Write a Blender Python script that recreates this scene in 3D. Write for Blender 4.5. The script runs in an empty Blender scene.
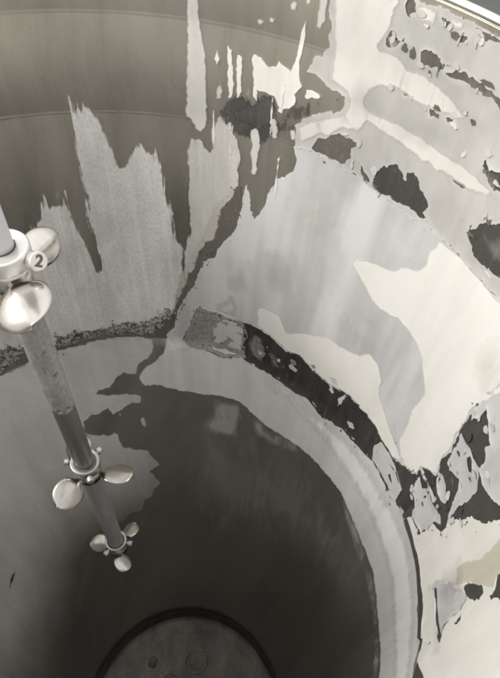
import bpy, bmesh, math, random
import numpy as np
from mathutils import Vector, Matrix, geometry, noise

random.seed(7)
R = 0.6                      # inner radius of the tank, metres
Z_RIM, Z_SEAM1, Z_SEAM2, Z_RING = 3.954, 3.841, 3.6725, 3.018
sc = bpy.context.scene
col = sc.collection

# ------------------------------------------------------------------ camera
cd = bpy.data.cameras.new('camera'); cam = bpy.data.objects.new('camera', cd); col.objects.link(cam)
cd.sensor_fit = 'HORIZONTAL'; cd.sensor_width = 36; cd.lens = 41.05; cd.clip_start = 0.01; cd.clip_end = 60
right = Vector((0.99673, 0.06336, 0.05014)); up = Vector((-0.080803, 0.781624, 0.618494)); back = Vector((0.0, -0.620523, 0.784188))
m = Matrix((right, up, back)).transposed().to_4x4(); m.translation = Vector((0.21478, -0.34699, 4.23728))
cam.matrix_world = m
sc.camera = cam

# ------------------------------------------------------------------ light: a dim workshop and a lamp panel above the open tank
w = bpy.data.worlds.new('World'); sc.world = w; w.use_nodes = True
nt = w.node_tree; bg = nt.nodes['Background']
tc = nt.nodes.new('ShaderNodeTexCoord'); sp = nt.nodes.new('ShaderNodeSeparateXYZ'); mr = nt.nodes.new('ShaderNodeMapRange'); mx = nt.nodes.new('ShaderNodeMix'); mx.data_type = 'RGBA'
nt.links.new(tc.outputs['Generated'], sp.inputs[0]); nt.links.new(sp.outputs[2], mr.inputs[0]); mr.inputs[1].default_value = -.1; mr.inputs[2].default_value = .9
nt.links.new(mr.outputs[0], mx.inputs[0]); mx.inputs[6].default_value = (.30, .295, .285, 1); mx.inputs[7].default_value = (1.0, .985, .955, 1)   # walls, ceiling
nt.links.new(mx.outputs[2], bg.inputs[0]); bg.inputs[1].default_value = 1.55
def area(name, loc, target, sx, sy, power, color):
    l = bpy.data.lights.new(name, 'AREA'); l.shape = 'RECTANGLE'; l.size = sx; l.size_y = sy; l.energy = power; l.color = color
    o = bpy.data.objects.new(name, l); col.objects.link(o); o.location = loc
    o.rotation_euler = (Vector(target) - Vector(loc)).to_track_quat('-Z', 'Y').to_euler()
    return o
area('ceiling_lamp', (-2.15, -0.05, 5.55), (0.35, 0.1, 3.4), 1.0, 0.6, 98, (1.0, 0.965, 0.9))
sc.view_settings.view_transform = 'Standard'; sc.view_settings.look = 'None'; sc.view_settings.gamma = 1
sc.view_settings.exposure = 0.0
sc.cycles.filter_width = 2.0
sc.cycles.max_bounces = 7; sc.cycles.diffuse_bounces = 4; sc.cycles.glossy_bounces = 3; sc.cycles.transparent_max_bounces = 8

# ------------------------------------------------------------------ outlines of the residue on the wall: (angle in degrees, height in metres)
POLYS={
"spiky":[[[139.33,3.2486],[129.05,3.3352],[124.19,3.3634],[118.24,3.402],[115.87,3.4274],[114.59,3.4659],[114.44,3.4395],[112.66,3.4766],[112.49,3.5011],[110.71,3.5405],[110.67,3.4999],[110.63,3.4749],[108.79,3.5467],[108.18,3.5319],[107.92,3.5076],[106.32,3.5435],[106.47,3.5153],[107.05,3.474],[106.66,3.4422],[106.2,3.4117],[105.67,3.3712],[105.01,3.3345],[104.81,3.2775],[104.23,3.3024],[104.28,3.3546],[104.64,3.4097],[105.17,3.4376],[104.14,3.4882],[104.23,3.5273],[104.83,3.5558],[104.44,3.6165],[103.68,3.676],[103.22,3.7093],[102.61,3.7163],[102.36,3.6943],[101.68,3.7232],[101.08,3.7301],[101.13,3.7086],[100.52,3.6863],[99.25,3.6823],[98.13,3.6551],[97.81,3.6411],[97.13,3.6143],[96.46,3.582],[96.19,3.5595],[95.18,3.5666],[94.15,3.5937],[93.24,3.6114],[92.76,3.6408],[92.03,3.6433],[91.75,3.6166],[90.81,3.6003],[89.97,3.6139],[90.13,3.6387],[89.34,3.6476],[88.72,3.636],[88.82,3.5979],[88.38,3.5535],[87.71,3.5065],[86.87,3.4433],[85.94,3.3746],[84.75,3.3469],[85.05,3.2666],[86.59,3.1755],[89.2,3.0936],[94.98,3.0557],[102.51,3.052],[109.85,3.0563],[117.57,3.037],[124.69,3.049],[132.14,3.0468],[145.88,3.0804]]],
"centre":[[[83.59,3.6096],[82.59,3.6366],[80.22,3.6307],[79.5,3.6133],[79.11,3.6515],[78.21,3.6869],[76.98,3.6934],[76.05,3.6744],[74.64,3.6837],[74.75,3.6619],[73.59,3.6448],[73.07,3.6085],[73.26,3.5587],[74.16,3.5322],[76.9,3.4737],[77.49,3.4291],[78.11,3.3934],[80.3,3.3784],[81.91,3.335],[82.44,3.2957],[84.12,3.2686],[84.7,3.2332],[85.95,3.213],[87.37,3.1628],[88.03,3.1272],[88.69,3.1416],[87.06,3.2285],[85.88,3.2881],[85.17,3.3522],[84.11,3.4068],[83.94,3.5125]]],
"cream_edge":[[[74.06,3.5608],[74.16,3.5322],[76.9,3.4737],[77.49,3.4291],[78.11,3.3934],[80.3,3.3784],[81.91,3.335],[82.44,3.2957],[84.12,3.2686],[84.7,3.2332],[85.95,3.213],[87.37,3.1628],[88.2,3.1424],[88.21,3.1873],[85.9,3.2815],[83.91,3.3334],[81.58,3.3954],[80.03,3.4384],[78.76,3.484],[76.56,3.525]]],
"streak":[[[82.84,3.9026],[80.93,3.905],[80.89,3.8495],[80.17,3.8128],[79.89,3.7813],[79.62,3.7029],[79.83,3.6641],[80.75,3.6482],[81.5,3.6365],[81.99,3.6599],[82.84,3.6723],[83.75,3.6649],[83.42,3.7056],[83.0,3.7764],[82.77,3.8395]]],
"dab1":[[[76.33,3.8118],[75.51,3.8055],[75.15,3.7361],[75.81,3.7256],[76.08,3.7719]]],
"dab2":[[[74.67,3.7993],[74.01,3.7975],[73.8,3.7428],[74.43,3.7288]]],
"dab3":[[[78.57,3.6994],[78.22,3.7186],[77.72,3.7429],[77.23,3.7611],[77.03,3.7355],[77.52,3.7072],[78.04,3.6911]]],
"dab4":[[[71.92,3.8581],[71.03,3.8643],[70.51,3.8583],[71.41,3.852]]],
"dab5":[[[69.96,3.8666],[69.22,3.8711],[69.3,3.8624],[69.75,3.86]]],
"dab6":[[[72.02,3.8492],[71.1,3.8527],[70.43,3.8469],[71.66,3.8412]]],
"dab7":[[[69.41,3.8192],[68.92,3.8189],[69.03,3.8124],[69.52,3.8128]]],
"dab8":[[[70.78,3.8297],[70.17,3.8341],[69.36,3.833],[69.64,3.8278]]],
"dab9":[[[108.91,3.6],[108.44,3.6058],[108.36,3.5929],[108.97,3.5806],[109.13,3.5896]]],
"chunk":[[[72.08,3.805],[70.77,3.805],[69.37,3.7942],[68.4,3.7967],[67.84,3.8077],[67.1,3.8002],[66.06,3.7968],[66.46,3.7711],[66.54,3.7453],[66.74,3.7305],[67.97,3.7496],[69.37,3.7508],[71.1,3.753],[70.97,3.7323],[71.71,3.7392],[71.9,3.773]]],
"leaf":[[[64.3,3.876],[64.33,3.8548],[64.51,3.8322],[64.6,3.8136],[64.09,3.7866],[63.66,3.7798],[64.65,3.7633],[64.35,3.7523],[65.22,3.7372],[66.4,3.7316],[66.5,3.7241],[67.22,3.7254],[66.79,3.7531],[66.25,3.7833],[65.61,3.8013],[65.05,3.8231],[64.85,3.8461],[64.66,3.8681]]],
"tiny":[[[62.78,3.7777],[61.56,3.7769],[60.48,3.774],[60.6,3.7703],[62.74,3.7628]]],
"topdab":[[[67.12,3.8923],[66.6,3.9002],[65.93,3.8951],[66.12,3.8852],[64.89,3.8855],[64.42,3.8961],[64.84,3.9043],[63.96,3.9064],[63.89,3.8907],[64.67,3.8806],[66.01,3.8758],[66.84,3.8807]]],
"topstrip":[[[62.66,3.9199],[61.52,3.9227],[61.32,3.884],[61.85,3.8687],[62.53,3.8409],[62.88,3.8428],[62.6,3.8666],[62.75,3.8869]]],
"drip1":[[[76.07,3.6821],[75.35,3.68],[75.02,3.6243],[75.5,3.5906],[76.14,3.6213]]],
"drip2":[[[71.9,3.6775],[70.67,3.685],[70.14,3.6592],[70.18,3.6069],[70.28,3.5595],[71.42,3.5874]]],
"drip3":[[[68.34,3.7109],[67.26,3.7106],[66.85,3.6856],[67.21,3.6648],[68.04,3.6758]]],
"drip4":[[[65.12,3.7123],[64.1,3.7176],[63.53,3.686],[64.24,3.6677]]],
"sootlump":[[[71.83,3.73],[70.43,3.7548],[68.17,3.7525],[67.05,3.7437],[67.35,3.7195],[66.31,3.7229],[64.43,3.7451],[62.84,3.7574],[60.7,3.7547],[61.84,3.7365],[63.89,3.7147],[66.11,3.7033],[67.55,3.7023],[69.16,3.678],[71.72,3.6781],[73.89,3.676],[75.71,3.683],[74.72,3.7081],[73.4,3.7296]]],
"upper":[[[61.83,3.9405],[60.87,3.8852],[60.07,3.8483],[61.29,3.8343],[62.4,3.8324],[62.74,3.8223],[63.17,3.8055],[61.14,3.8041],[59.29,3.7946],[56.6,3.7884],[56.17,3.7754],[57.72,3.7558],[60.18,3.7445],[62.6,3.7266],[63.82,3.7094],[63.5,3.6686],[60.69,3.6701],[55.14,3.6699],[51.14,3.665],[48.97,3.6574],[45.9,3.656],[41.72,3.6536],[37.78,3.6603],[34.49,3.6581],[30.15,3.6591],[23.18,3.6578],[16.02,3.6775],[9.33,3.7035],[12.91,3.7399],[16.25,3.7778],[19.36,3.8163],[22.23,3.8549],[24.89,3.8928],[27.35,3.9299],[29.63,3.9658],[34.56,3.9525],[40.54,3.9574],[44.23,3.9598],[47.84,3.9604],[52.19,3.9621]],[[60.83,3.6793],[59.85,3.7006],[57.87,3.7144],[56.2,3.7235],[53.71,3.7275],[52.53,3.7242],[53.43,3.6976],[54.17,3.6786],[57.14,3.674],[59.63,3.6747]],[[48.72,3.6708],[48.58,3.6948],[47.63,3.7095],[45.4,3.724],[44.04,3.7175],[43.16,3.7082],[43.34,3.7253],[42.29,3.7282],[40.66,3.7204],[40.34,3.7116],[38.83,3.7032],[38.37,3.6914],[38.76,3.6749],[37.21,3.6726],[38.95,3.6636],[41.55,3.6669],[44.0,3.6603],[45.2,3.6665],[47.1,3.6626]],[[51.87,3.696],[51.12,3.6886],[49.58,3.6737],[49.97,3.6656],[51.21,3.6764]],[[30.17,3.7022],[29.55,3.7222],[28.14,3.7411],[26.1,3.758],[20.39,3.778],[15.86,3.7338],[19.76,3.6946],[22.75,3.6945],[25.0,3.6798],[27.97,3.6811]],[[35.88,3.759],[34.69,3.762],[33.25,3.7637],[33.87,3.7567],[35.1,3.7542]],[[32.56,3.8022],[32.37,3.8126],[31.3,3.806],[30.51,3.8083],[29.16,3.81],[28.15,3.7925],[29.41,3.7848],[30.84,3.7904]],[[52.23,3.8827],[51.75,3.8937],[51.63,3.9007],[50.86,3.8955],[49.95,3.8961],[49.46,3.9005],[49.25,3.8934],[49.91,3.8844],[50.95,3.8765],[51.74,3.8764]],[[46.51,3.8908],[46.21,3.8959],[44.6,3.8945],[43.57,3.8962],[42.96,3.8884],[43.01,3.8816],[44.65,3.8785],[45.83,3.8803]],[[42.38,3.8817],[41.08,3.8927],[39.93,3.8914],[38.43,3.8932],[37.33,3.8933],[35.96,3.891],[34.28,3.8893],[32.75,3.8845],[32.8,3.8764],[34.53,3.8815],[36.02,3.879],[37.15,3.8825],[38.85,3.8848],[40.41,3.884],[41.53,3.8802]],[[45.32,3.9388],[44.12,3.9384],[42.97,3.9391],[43.24,3.9346],[44.31,3.9317]],[[40.53,3.9438],[40.58,3.9516],[39.83,3.9511],[39.45,3.9458],[38.71,3.9487],[37.5,3.9624],[35.13,3.9632],[35.12,3.9523],[37.55,3.9397],[38.57,3.9331],[39.62,3.9299],[39.34,3.9369],[39.85,3.9418]],[[42.0,3.9262],[41.45,3.9308],[40.89,3.9318],[40.98,3.9267],[41.75,3.9236]],[[50.55,3.9508],[49.63,3.9537],[49.15,3.934],[49.41,3.9234],[50.02,3.9287]],[[47.71,3.833],[46.74,3.8343],[47.21,3.8278]],[[42.85,3.8291],[42.37,3.83],[42.0,3.8245],[42.48,3.819]],[[40.29,3.8289],[39.16,3.8349],[39.1,3.8293],[39.9,3.8236]]],
"upper_under":[[[55.89,3.9496],[54.77,3.9033],[53.54,3.8531],[52.18,3.7984],[63.19,3.7025],[62.83,3.6751],[55.25,3.6752],[46.05,3.6611],[37.96,3.665],[30.36,3.6633],[23.41,3.6615],[17.0,3.674],[10.88,3.6925],[14.38,3.7301],[17.63,3.769],[20.65,3.8082],[23.45,3.8473],[26.03,3.8857],[28.42,3.923],[30.63,3.959],[34.41,3.9498],[40.42,3.9545],[46.22,3.9554]]],
"white_band":[[[59.26,3.8026],[59.66,3.8611],[61.3,3.9357],[51.47,3.9573],[51.37,3.9079],[52.29,3.8852],[52.79,3.874],[49.63,3.8747],[47.71,3.8644],[44.59,3.8679],[41.85,3.8597],[40.14,3.8583],[38.14,3.8503],[36.28,3.8462],[36.69,3.8368],[39.01,3.8313],[41.52,3.8299],[44.0,3.8279],[46.49,3.8265],[49.04,3.8271],[51.45,3.823],[52.53,3.8125],[52.8,3.7957],[51.34,3.786],[47.07,3.7899],[43.35,3.7849],[39.88,3.7882],[35.9,3.7884],[33.38,3.7857],[29.54,3.7838],[29.78,3.7707],[32.3,3.7638],[35.88,3.759],[39.42,3.753],[42.38,3.7573],[46.1,3.7586],[49.86,3.7632],[51.69,3.7647],[52.61,3.7433],[55.56,3.737],[57.9,3.7161],[60.89,3.6963],[62.91,3.6807],[63.5,3.7125],[59.77,3.7408],[56.86,3.7575],[55.55,3.7795],[56.38,3.7941]],[[51.96,3.8903],[51.56,3.8983],[50.8,3.8931],[49.6,3.8948],[49.99,3.8868],[51.02,3.879]]],
"top_cream":[[[49.83,3.9599],[46.33,3.9584],[42.66,3.9564],[41.12,3.9507],[42.21,3.9349],[43.11,3.9315],[44.79,3.9442],[45.84,3.9369],[45.8,3.9275],[47.23,3.9211],[48.46,3.9266]]],
"main":[[[63.88,3.6691],[60.72,3.6719],[55.18,3.6716],[51.18,3.6668],[48.57,3.6577],[45.9,3.656],[41.72,3.6536],[37.78,3.6603],[34.49,3.6581],[30.15,3.6591],[23.18,3.6578],[16.02,3.6775],[9.33,3.7035],[5.3,3.6683],[12.07,3.5576],[13.36,3.5227],[14.77,3.4634],[14.54,3.4421],[14.48,3.3928],[13.76,3.3525],[14.26,3.3032],[13.05,3.2582],[15.16,3.2419],[17.02,3.2151],[17.11,3.1812],[18.54,3.1592],[21.28,3.1438],[23.89,3.1098],[26.04,3.111],[28.73,3.1085],[31.69,3.1264],[36.18,3.1227],[40.21,3.1223],[46.08,3.0994],[51.64,3.102],[55.47,3.1232],[58.98,3.109],[62.53,3.1301],[66.15,3.145],[68.81,3.1483],[73.45,3.1433],[78.03,3.1546],[82.76,3.1544],[84.71,3.0821],[86.77,3.0154],[85.01,2.9995],[90.45,2.9854],[90.85,3.0288],[88.83,3.0696],[87.86,3.1118],[87.5,3.1359],[86.1,3.1764],[84.79,3.2084],[83.06,3.2302],[82.52,3.2625],[81.77,3.2909],[81.04,3.3186],[78.32,3.339],[77.44,3.3721],[75.95,3.406],[73.86,3.4356],[72.95,3.4788],[72.69,3.5176],[72.25,3.555],[71.34,3.5344],[70.68,3.4872],[69.99,3.477],[68.71,3.5076],[67.77,3.5479],[66.69,3.5866],[65.02,3.5978],[63.46,3.6173],[63.01,3.6443]]],
"cream_big":[[[48.71,3.4889],[47.94,3.5051],[45.28,3.518],[43.65,3.5261],[40.07,3.5388],[39.06,3.5573],[37.23,3.571],[35.78,3.5816],[35.01,3.6023],[35.48,3.6246],[34.73,3.6437],[34.26,3.658],[31.86,3.658],[29.7,3.6591],[27.84,3.6581],[24.36,3.6578],[22.07,3.6593],[15.92,3.6716],[10.04,3.6895],[6.24,3.655],[12.07,3.5576],[13.36,3.5227],[14.77,3.4634],[14.54,3.4421],[14.48,3.3928],[13.76,3.3525],[14.26,3.3032],[13.05,3.2582],[15.16,3.2419],[17.02,3.2151],[17.11,3.1812],[18.54,3.1592],[22.27,3.1377],[24.59,3.1839],[24.66,3.2252],[25.3,3.3116],[24.61,3.3647],[27.17,3.4028],[28.26,3.4192],[30.3,3.4384],[31.62,3.4429],[35.67,3.4489],[40.27,3.43],[42.53,3.437],[44.85,3.4582],[46.82,3.4691]]],
"cream_strip":[[[68.17,3.2157],[66.76,3.2309],[62.15,3.2278],[59.81,3.1818],[56.63,3.2071],[49.24,3.2547],[46.44,3.2539],[41.23,3.2748],[39.28,3.3079],[36.11,3.301],[34.4,3.2692],[33.48,3.2249],[29.3,3.1877],[25.64,3.1644],[21.4,3.146],[24.01,3.1123],[26.16,3.1136],[28.84,3.1112],[31.79,3.1293],[36.28,3.1258],[40.29,3.1255],[46.16,3.1029],[51.7,3.1056],[55.52,3.1269],[59.02,3.1127],[62.56,3.1339],[66.18,3.1487],[67.52,3.1521]]],
"cream_small":[[[78.54,3.1828],[76.59,3.2083],[74.2,3.2359],[72.14,3.206],[72.44,3.1482],[75.0,3.1516],[78.04,3.1584]]],
"lowercoat":[[[100.25,2.9092],[97.77,2.9409],[94.85,2.9541],[92.39,2.9789],[91.5,3.011],[89.43,3.052],[86.29,3.0082],[80.97,2.9987],[75.48,2.9936],[70.56,3.0121],[67.11,3.0065],[61.21,3.0007],[54.42,2.997],[50.46,3.0031],[44.05,2.9905],[42.02,3.0014],[36.94,3.0088],[31.42,3.0137],[27.87,3.026],[22.84,3.0153],[21.06,3.0262],[17.79,3.0319],[14.85,3.0386],[10.82,3.0441],[6.65,3.0483],[3.13,3.0364],[-0.33,3.0251],[-3.58,3.0118],[-9.24,3.0266],[-10.76,3.0168],[-12.99,3.0048],[-17.13,3.0022],[-22.3,3.0176],[-19.78,2.8535],[-13.49,2.8379],[-2.9,2.8328],[3.9,2.8295],[12.64,2.8438],[19.46,2.8372],[27.3,2.8451],[33.19,2.8587],[40.98,2.8563],[45.85,2.8575],[50.36,2.8555],[55.03,2.8526],[60.93,2.8498],[66.47,2.8626],[70.52,2.8846],[75.15,2.8809],[81.24,2.8744],[88.72,2.8718],[94.4,2.8855],[99.26,2.8864]]],
"lowerband":[[[64.98,2.9966],[58.14,2.9976],[53.49,2.9972],[47.37,2.988],[42.38,2.9926],[36.55,3.0006],[30.86,3.0043],[25.11,3.0024],[20.0,3.0111],[15.05,3.0167],[10.46,3.024],[5.44,3.023],[-0.0,3.0144],[-8.72,3.0063],[-14.49,2.9966],[-22.3,3.0176],[-20.74,2.9125],[-8.93,2.8904],[0.07,2.8929],[8.51,2.8977],[17.01,2.9013],[25.15,2.9005],[32.67,2.9047],[40.15,2.9117],[48.09,2.9238],[56.04,2.9417],[63.44,2.9482]]],
"wash_reflection":[[[78.82,2.8712],[76.05,2.8726],[70.52,2.8846],[69.29,2.8512],[69.93,2.81],[68.96,2.7771],[74.75,2.7635],[81.51,2.7651],[82.1,2.788],[79.14,2.821]]],
"wash2":[[[66.5,2.8654],[60.3,2.8531],[50.44,2.8581],[49.66,2.8448],[54.24,2.8203],[58.66,2.8036],[63.7,2.8057],[66.04,2.8256]]],
"wash3":[[[33.43,2.863],[27.16,2.8576],[18.93,2.8451],[12.04,2.8457],[3.68,2.8343],[-2.9,2.8328],[-13.36,2.8324],[-12.37,2.7927],[-1.73,2.8017],[4.61,2.8039],[12.57,2.8013],[20.55,2.8016],[28.02,2.8181]]],
"leftcoat":[[[147.05,3.0517],[133.26,3.0124],[126.84,3.0146],[120.36,3.0219],[114.23,3.0174],[107.85,3.0249],[101.57,3.0252],[95.33,3.0149],[94.28,2.9968],[96.09,2.9621],[99.08,2.9441],[100.38,2.9175],[103.57,2.9231],[106.62,2.9107],[107.95,2.8907],[111.37,2.8892],[112.32,2.8858],[108.37,2.8746],[106.72,2.8718],[100.24,2.8644],[100.67,2.8419],[103.4,2.8388],[105.33,2.8326],[107.33,2.8241],[109.71,2.814],[110.65,2.8335],[114.66,2.829],[118.29,2.8196],[119.81,2.7953],[117.8,2.7823],[112.63,2.7673],[109.5,2.7662],[109.55,2.742],[108.88,2.7192],[101.67,2.6994],[99.47,2.6727],[97.44,2.6495],[102.14,2.6302],[98.14,2.5914],[101.62,2.5707],[103.29,2.549],[106.21,2.5429],[107.92,2.5117],[113.43,2.5068],[115.92,2.4963],[122.09,2.4821],[128.4,2.4957],[131.77,2.4987],[134.84,2.4791],[139.45,2.4547],[139.01,2.3792],[145.68,2.3423],[156.22,2.32],[167.15,2.314],[193.69,2.2884],[200.32,2.5058],[204.36,2.6826],[193.86,2.6886],[183.93,2.7157],[174.81,2.76],[166.58,2.8178],[159.25,2.8855],[152.76,2.9598]]],
"island1":[[[101.89,2.7964],[100.56,2.8012],[100.14,2.7743],[100.63,2.7657],[101.94,2.7787]]],
"island2":[[[108.05,2.8196],[107.11,2.8208],[107.11,2.8092],[108.05,2.8079]]],
"slit1":[[[160.36,2.5929],[158.84,2.5879],[160.97,2.579],[163.57,2.5762]]],
"crust1":[[[144.75,3.1087],[134.37,3.1318],[130.21,3.1136],[125.7,3.1052],[123.99,3.0779],[125.86,3.0315],[132.95,3.019],[139.85,3.04],[147.05,3.0517]]],
"crust2":[[[119.67,3.0772],[115.27,3.0927],[109.41,3.0837],[104.66,3.0763],[100.64,3.1068],[97.09,3.0967],[93.22,3.1212],[91.61,3.1418],[87.41,3.1552],[87.9,3.1038],[91.25,3.0455],[94.85,3.0124],[102.81,3.0269],[110.36,3.024],[114.15,3.0211],[118.42,3.0198],[119.95,3.0411]]],
"crustgap":[[[95.29,3.0175],[93.14,3.031],[91.24,3.0112],[92.06,2.9844],[94.82,2.9568],[97.77,2.9409],[100.2,2.9119],[102.88,2.9169],[99.03,2.9467],[96.05,2.9648],[94.58,2.9941]]],
"band":[[[71.14,3.1471],[67.24,3.1499],[63.4,3.1358],[59.58,3.1123],[56.07,3.1259],[51.76,3.1092],[46.23,3.1063],[40.38,3.1287],[36.37,3.1288],[31.89,3.1321],[28.95,3.1139],[26.27,3.1162],[24.13,3.1148],[21.52,3.1483],[18.79,3.1633],[17.36,3.185],[15.78,3.2374],[12.07,3.2763],[12.22,3.1708],[13.87,3.0976],[14.56,3.0346],[17.95,3.0172],[21.97,3.0106],[28.12,3.0137],[31.69,3.0046],[37.26,2.9998],[42.38,2.9926],[45.32,2.9775],[50.87,2.9946],[54.86,2.9887],[61.68,2.9929],[67.61,2.999],[70.52,3.0069]]],
"box":[[[82.75,3.1583],[80.53,3.1535],[78.03,3.1546],[73.45,3.1433],[70.6,3.1422],[69.89,3.1022],[70.49,3.0568],[69.72,3.0124],[72.44,3.0003],[75.49,2.9962],[80.97,2.9987],[85.0,3.0021],[86.78,3.0128],[85.29,3.06],[84.41,3.0951]]],
"boxfilm":[[[78.79,3.1006],[75.73,3.1329],[72.91,3.1342],[71.01,3.1161],[71.29,3.0522],[71.42,3.017],[75.24,3.005],[78.53,3.0069],[79.6,3.0217],[78.53,3.056]]],
"flake1":[[[29.57,3.0695],[28.29,3.1071],[25.02,3.1068],[22.74,3.1041],[20.05,3.0966],[18.07,3.0797],[18.0,3.0266],[19.78,3.0143],[21.77,3.021],[25.5,3.0212],[28.58,3.0226]],[[23.05,3.0466],[22.5,3.0636],[20.79,3.0487],[21.97,3.0437]]],
"flake2":[[[42.83,3.0828],[41.67,3.1158],[41.02,3.1157],[41.84,3.069],[42.43,3.0517]]],
"flake3":[[[38.59,3.0359],[37.05,3.0451],[36.17,3.0397],[37.52,3.0232]]],
"flake4":[[[68.63,3.1176],[65.99,3.1221],[64.53,3.0742],[65.23,3.0171],[68.13,3.0277],[69.2,3.0729]]],
"flake5":[[[64.01,3.078],[60.55,3.0706],[58.26,3.0465],[59.97,3.0153],[62.99,3.0245]]],
"dark_right":[[[17.57,3.0372],[23.53,3.1025],[18.79,3.1633],[17.36,3.185],[15.41,3.2452],[13.3,3.2613],[14.5,3.3063],[13.99,3.3554],[14.7,3.3956],[14.97,3.4568],[14.5,3.4952],[13.76,3.5274],[7.72,3.6678],[3.19,3.6313],[-1.62,3.6011],[-6.65,3.5793],[-1.0,3.4224],[0.32,3.3683],[2.13,3.3435],[2.99,3.3013],[5.16,3.2543],[4.26,3.2252],[4.64,3.1929],[6.28,3.1817],[8.29,3.1616],[7.44,3.12],[8.26,3.078],[12.0,3.058],[14.56,3.0346]]],
"chip1":[[[15.7,3.1307],[16.03,3.1578],[16.03,3.1866],[15.46,3.213],[13.28,3.2171],[11.22,3.2054],[9.02,3.2132],[7.0,3.2182],[6.03,3.2099],[7.72,3.1881],[7.3,3.1522],[8.12,3.1055],[10.36,3.0924],[12.32,3.0776],[13.09,3.1176],[14.37,3.1271]]],
"chip2":[[[13.5,3.2699],[11.98,3.2868],[9.56,3.283],[8.11,3.2743],[7.93,3.2558],[9.41,3.2413],[11.87,3.2502]]],
"chip3":[[[12.84,3.3251],[13.43,3.3591],[13.6,3.3919],[13.91,3.4105],[12.03,3.4122],[9.63,3.4187],[7.41,3.4197],[5.08,3.3913],[4.95,3.3541],[5.81,3.3021],[5.41,3.2618],[4.8,3.2349],[6.37,3.2642],[7.17,3.2981],[7.67,3.3285],[8.91,3.3403],[10.43,3.33],[11.72,3.3174]],[[10.17,3.3968],[10.18,3.4108],[8.59,3.4086],[7.82,3.3923],[8.5,3.3848]]],
"chip4":[[[12.69,3.511],[10.79,3.4942],[8.36,3.4781],[8.49,3.4592],[7.64,3.443],[7.04,3.4207],[4.86,3.4155],[2.16,3.4288],[0.47,3.4492],[-3.01,3.532],[-5.02,3.6056],[0.77,3.6358],[6.21,3.6758],[13.16,3.577],[14.16,3.5321],[14.46,3.4686],[13.93,3.453],[13.05,3.4779]]],
"chip5":[[[13.15,3.2155],[12.05,3.2276],[10.09,3.2242],[10.34,3.2083]]],
"white_low":[[[13.37,3.0433],[12.18,3.0759],[9.96,3.0807],[8.56,3.0809],[7.59,3.1213],[8.12,3.1664],[6.26,3.1876],[4.9,3.2009],[4.66,3.2338],[5.14,3.2597],[3.37,3.3089],[2.52,3.346],[0.32,3.3769],[-0.88,3.423],[-6.79,3.5991],[-11.05,3.5882],[-15.32,3.5845],[-19.53,3.5879],[-23.58,3.5978],[-27.41,3.6131],[-26.49,3.5075],[-25.22,3.3608],[-23.37,3.1445],[-17.39,3.0782],[-14.06,3.0344],[-12.42,3.0158],[-9.61,3.0472],[-2.63,3.0452],[1.81,3.0501],[5.51,3.0536],[9.39,3.044]],[[-6.03,3.272],[-6.0,3.2999],[-7.94,3.3523],[-8.85,3.3552],[-9.55,3.3384],[-8.75,3.305],[-7.65,3.2835]],[[-7.98,3.4099],[-8.01,3.4347],[-9.52,3.4656],[-12.32,3.4538],[-10.84,3.4032],[-10.79,3.3849],[-9.95,3.3777],[-9.63,3.3967]],[[-10.24,3.2204],[-10.12,3.2497],[-9.54,3.2638],[-10.47,3.2594],[-10.9,3.2309]]],
"white_low_under":[[[16.46,3.037],[11.12,3.0475],[7.42,3.0552],[2.78,3.0487],[-4.02,3.0279],[-10.88,3.0231],[-15.6,3.0085],[-22.77,3.0358],[-24.29,3.2206],[-14.85,3.2577],[-17.32,3.4338],[-19.11,3.5596],[-14.8,3.5556],[-10.44,3.5593],[-6.1,3.5706],[1.09,3.3279],[5.99,3.1409]]],
"beige":[[[-4.9,3.2401],[-2.56,3.2523],[-2.61,3.2866],[-4.13,3.3488],[-4.21,3.3893],[-3.78,3.4289],[-6.05,3.5627],[-13.52,3.5482],[-8.01,3.4347],[-7.98,3.4099],[-9.28,3.3933],[-8.05,3.3562],[-6.0,3.2999]]],
"flap1":[[[-2.03,3.0938],[-1.47,3.1398],[-3.57,3.2071],[-5.79,3.2629],[-8.05,3.2877],[-8.96,3.2639],[-9.36,3.1995],[-10.47,3.1628],[-11.43,3.1476],[-7.85,3.1271],[-4.63,3.1305]]],
"flap2":[[[-1.45,3.0559],[-1.07,3.0974],[-3.22,3.1278],[-6.55,3.1277],[-10.56,3.1348],[-11.17,3.0883],[-9.01,3.0331],[-5.31,3.0465]]],
"crackdirt":[[[73.42,3.5488],[72.71,3.5224],[73.26,3.4486],[76.79,3.383],[80.59,3.3198],[82.05,3.2637],[85.62,3.1775],[87.4,3.1047],[89.7,3.0929],[87.88,3.1582],[85.42,3.2282],[83.1,3.3069],[80.96,3.3707],[78.12,3.3991],[77.11,3.4731],[74.58,3.5357]]],
"slitA":[[[14.85,3.0386],[13.95,3.051],[10.92,3.0531],[7.6,3.0493],[4.32,3.0482],[0.67,3.044],[-1.63,3.0484],[-4.87,3.0505],[-7.81,3.0422],[-9.41,3.0269],[-8.56,3.0124],[-4.07,3.0155],[-0.58,3.0204],[2.56,3.0292],[5.98,3.0313],[9.22,3.0305],[12.21,3.0283]]],
"slitB":[[[-2.58,3.1298],[-3.02,3.1405],[-5.62,3.1377],[-8.53,3.1446],[-11.05,3.1609],[-11.97,3.1515],[-10.62,3.1377],[-6.55,3.1277]]],
"slitC":[[[-13.14,3.0174],[-14.79,3.0509],[-16.62,3.0796],[-19.93,3.0965],[-22.48,3.0393],[-17.31,3.0111],[-14.98,3.0105]]],
"soot_two":[[[78.22,3.6926],[76.84,3.7215],[74.81,3.7369],[72.38,3.7357],[71.21,3.7136],[68.66,3.7062],[66.22,3.7141],[63.37,3.7166],[63.62,3.6933],[65.96,3.6887],[68.32,3.665],[69.64,3.6404],[71.94,3.6496],[73.82,3.6564],[76.4,3.6657]]],
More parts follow.
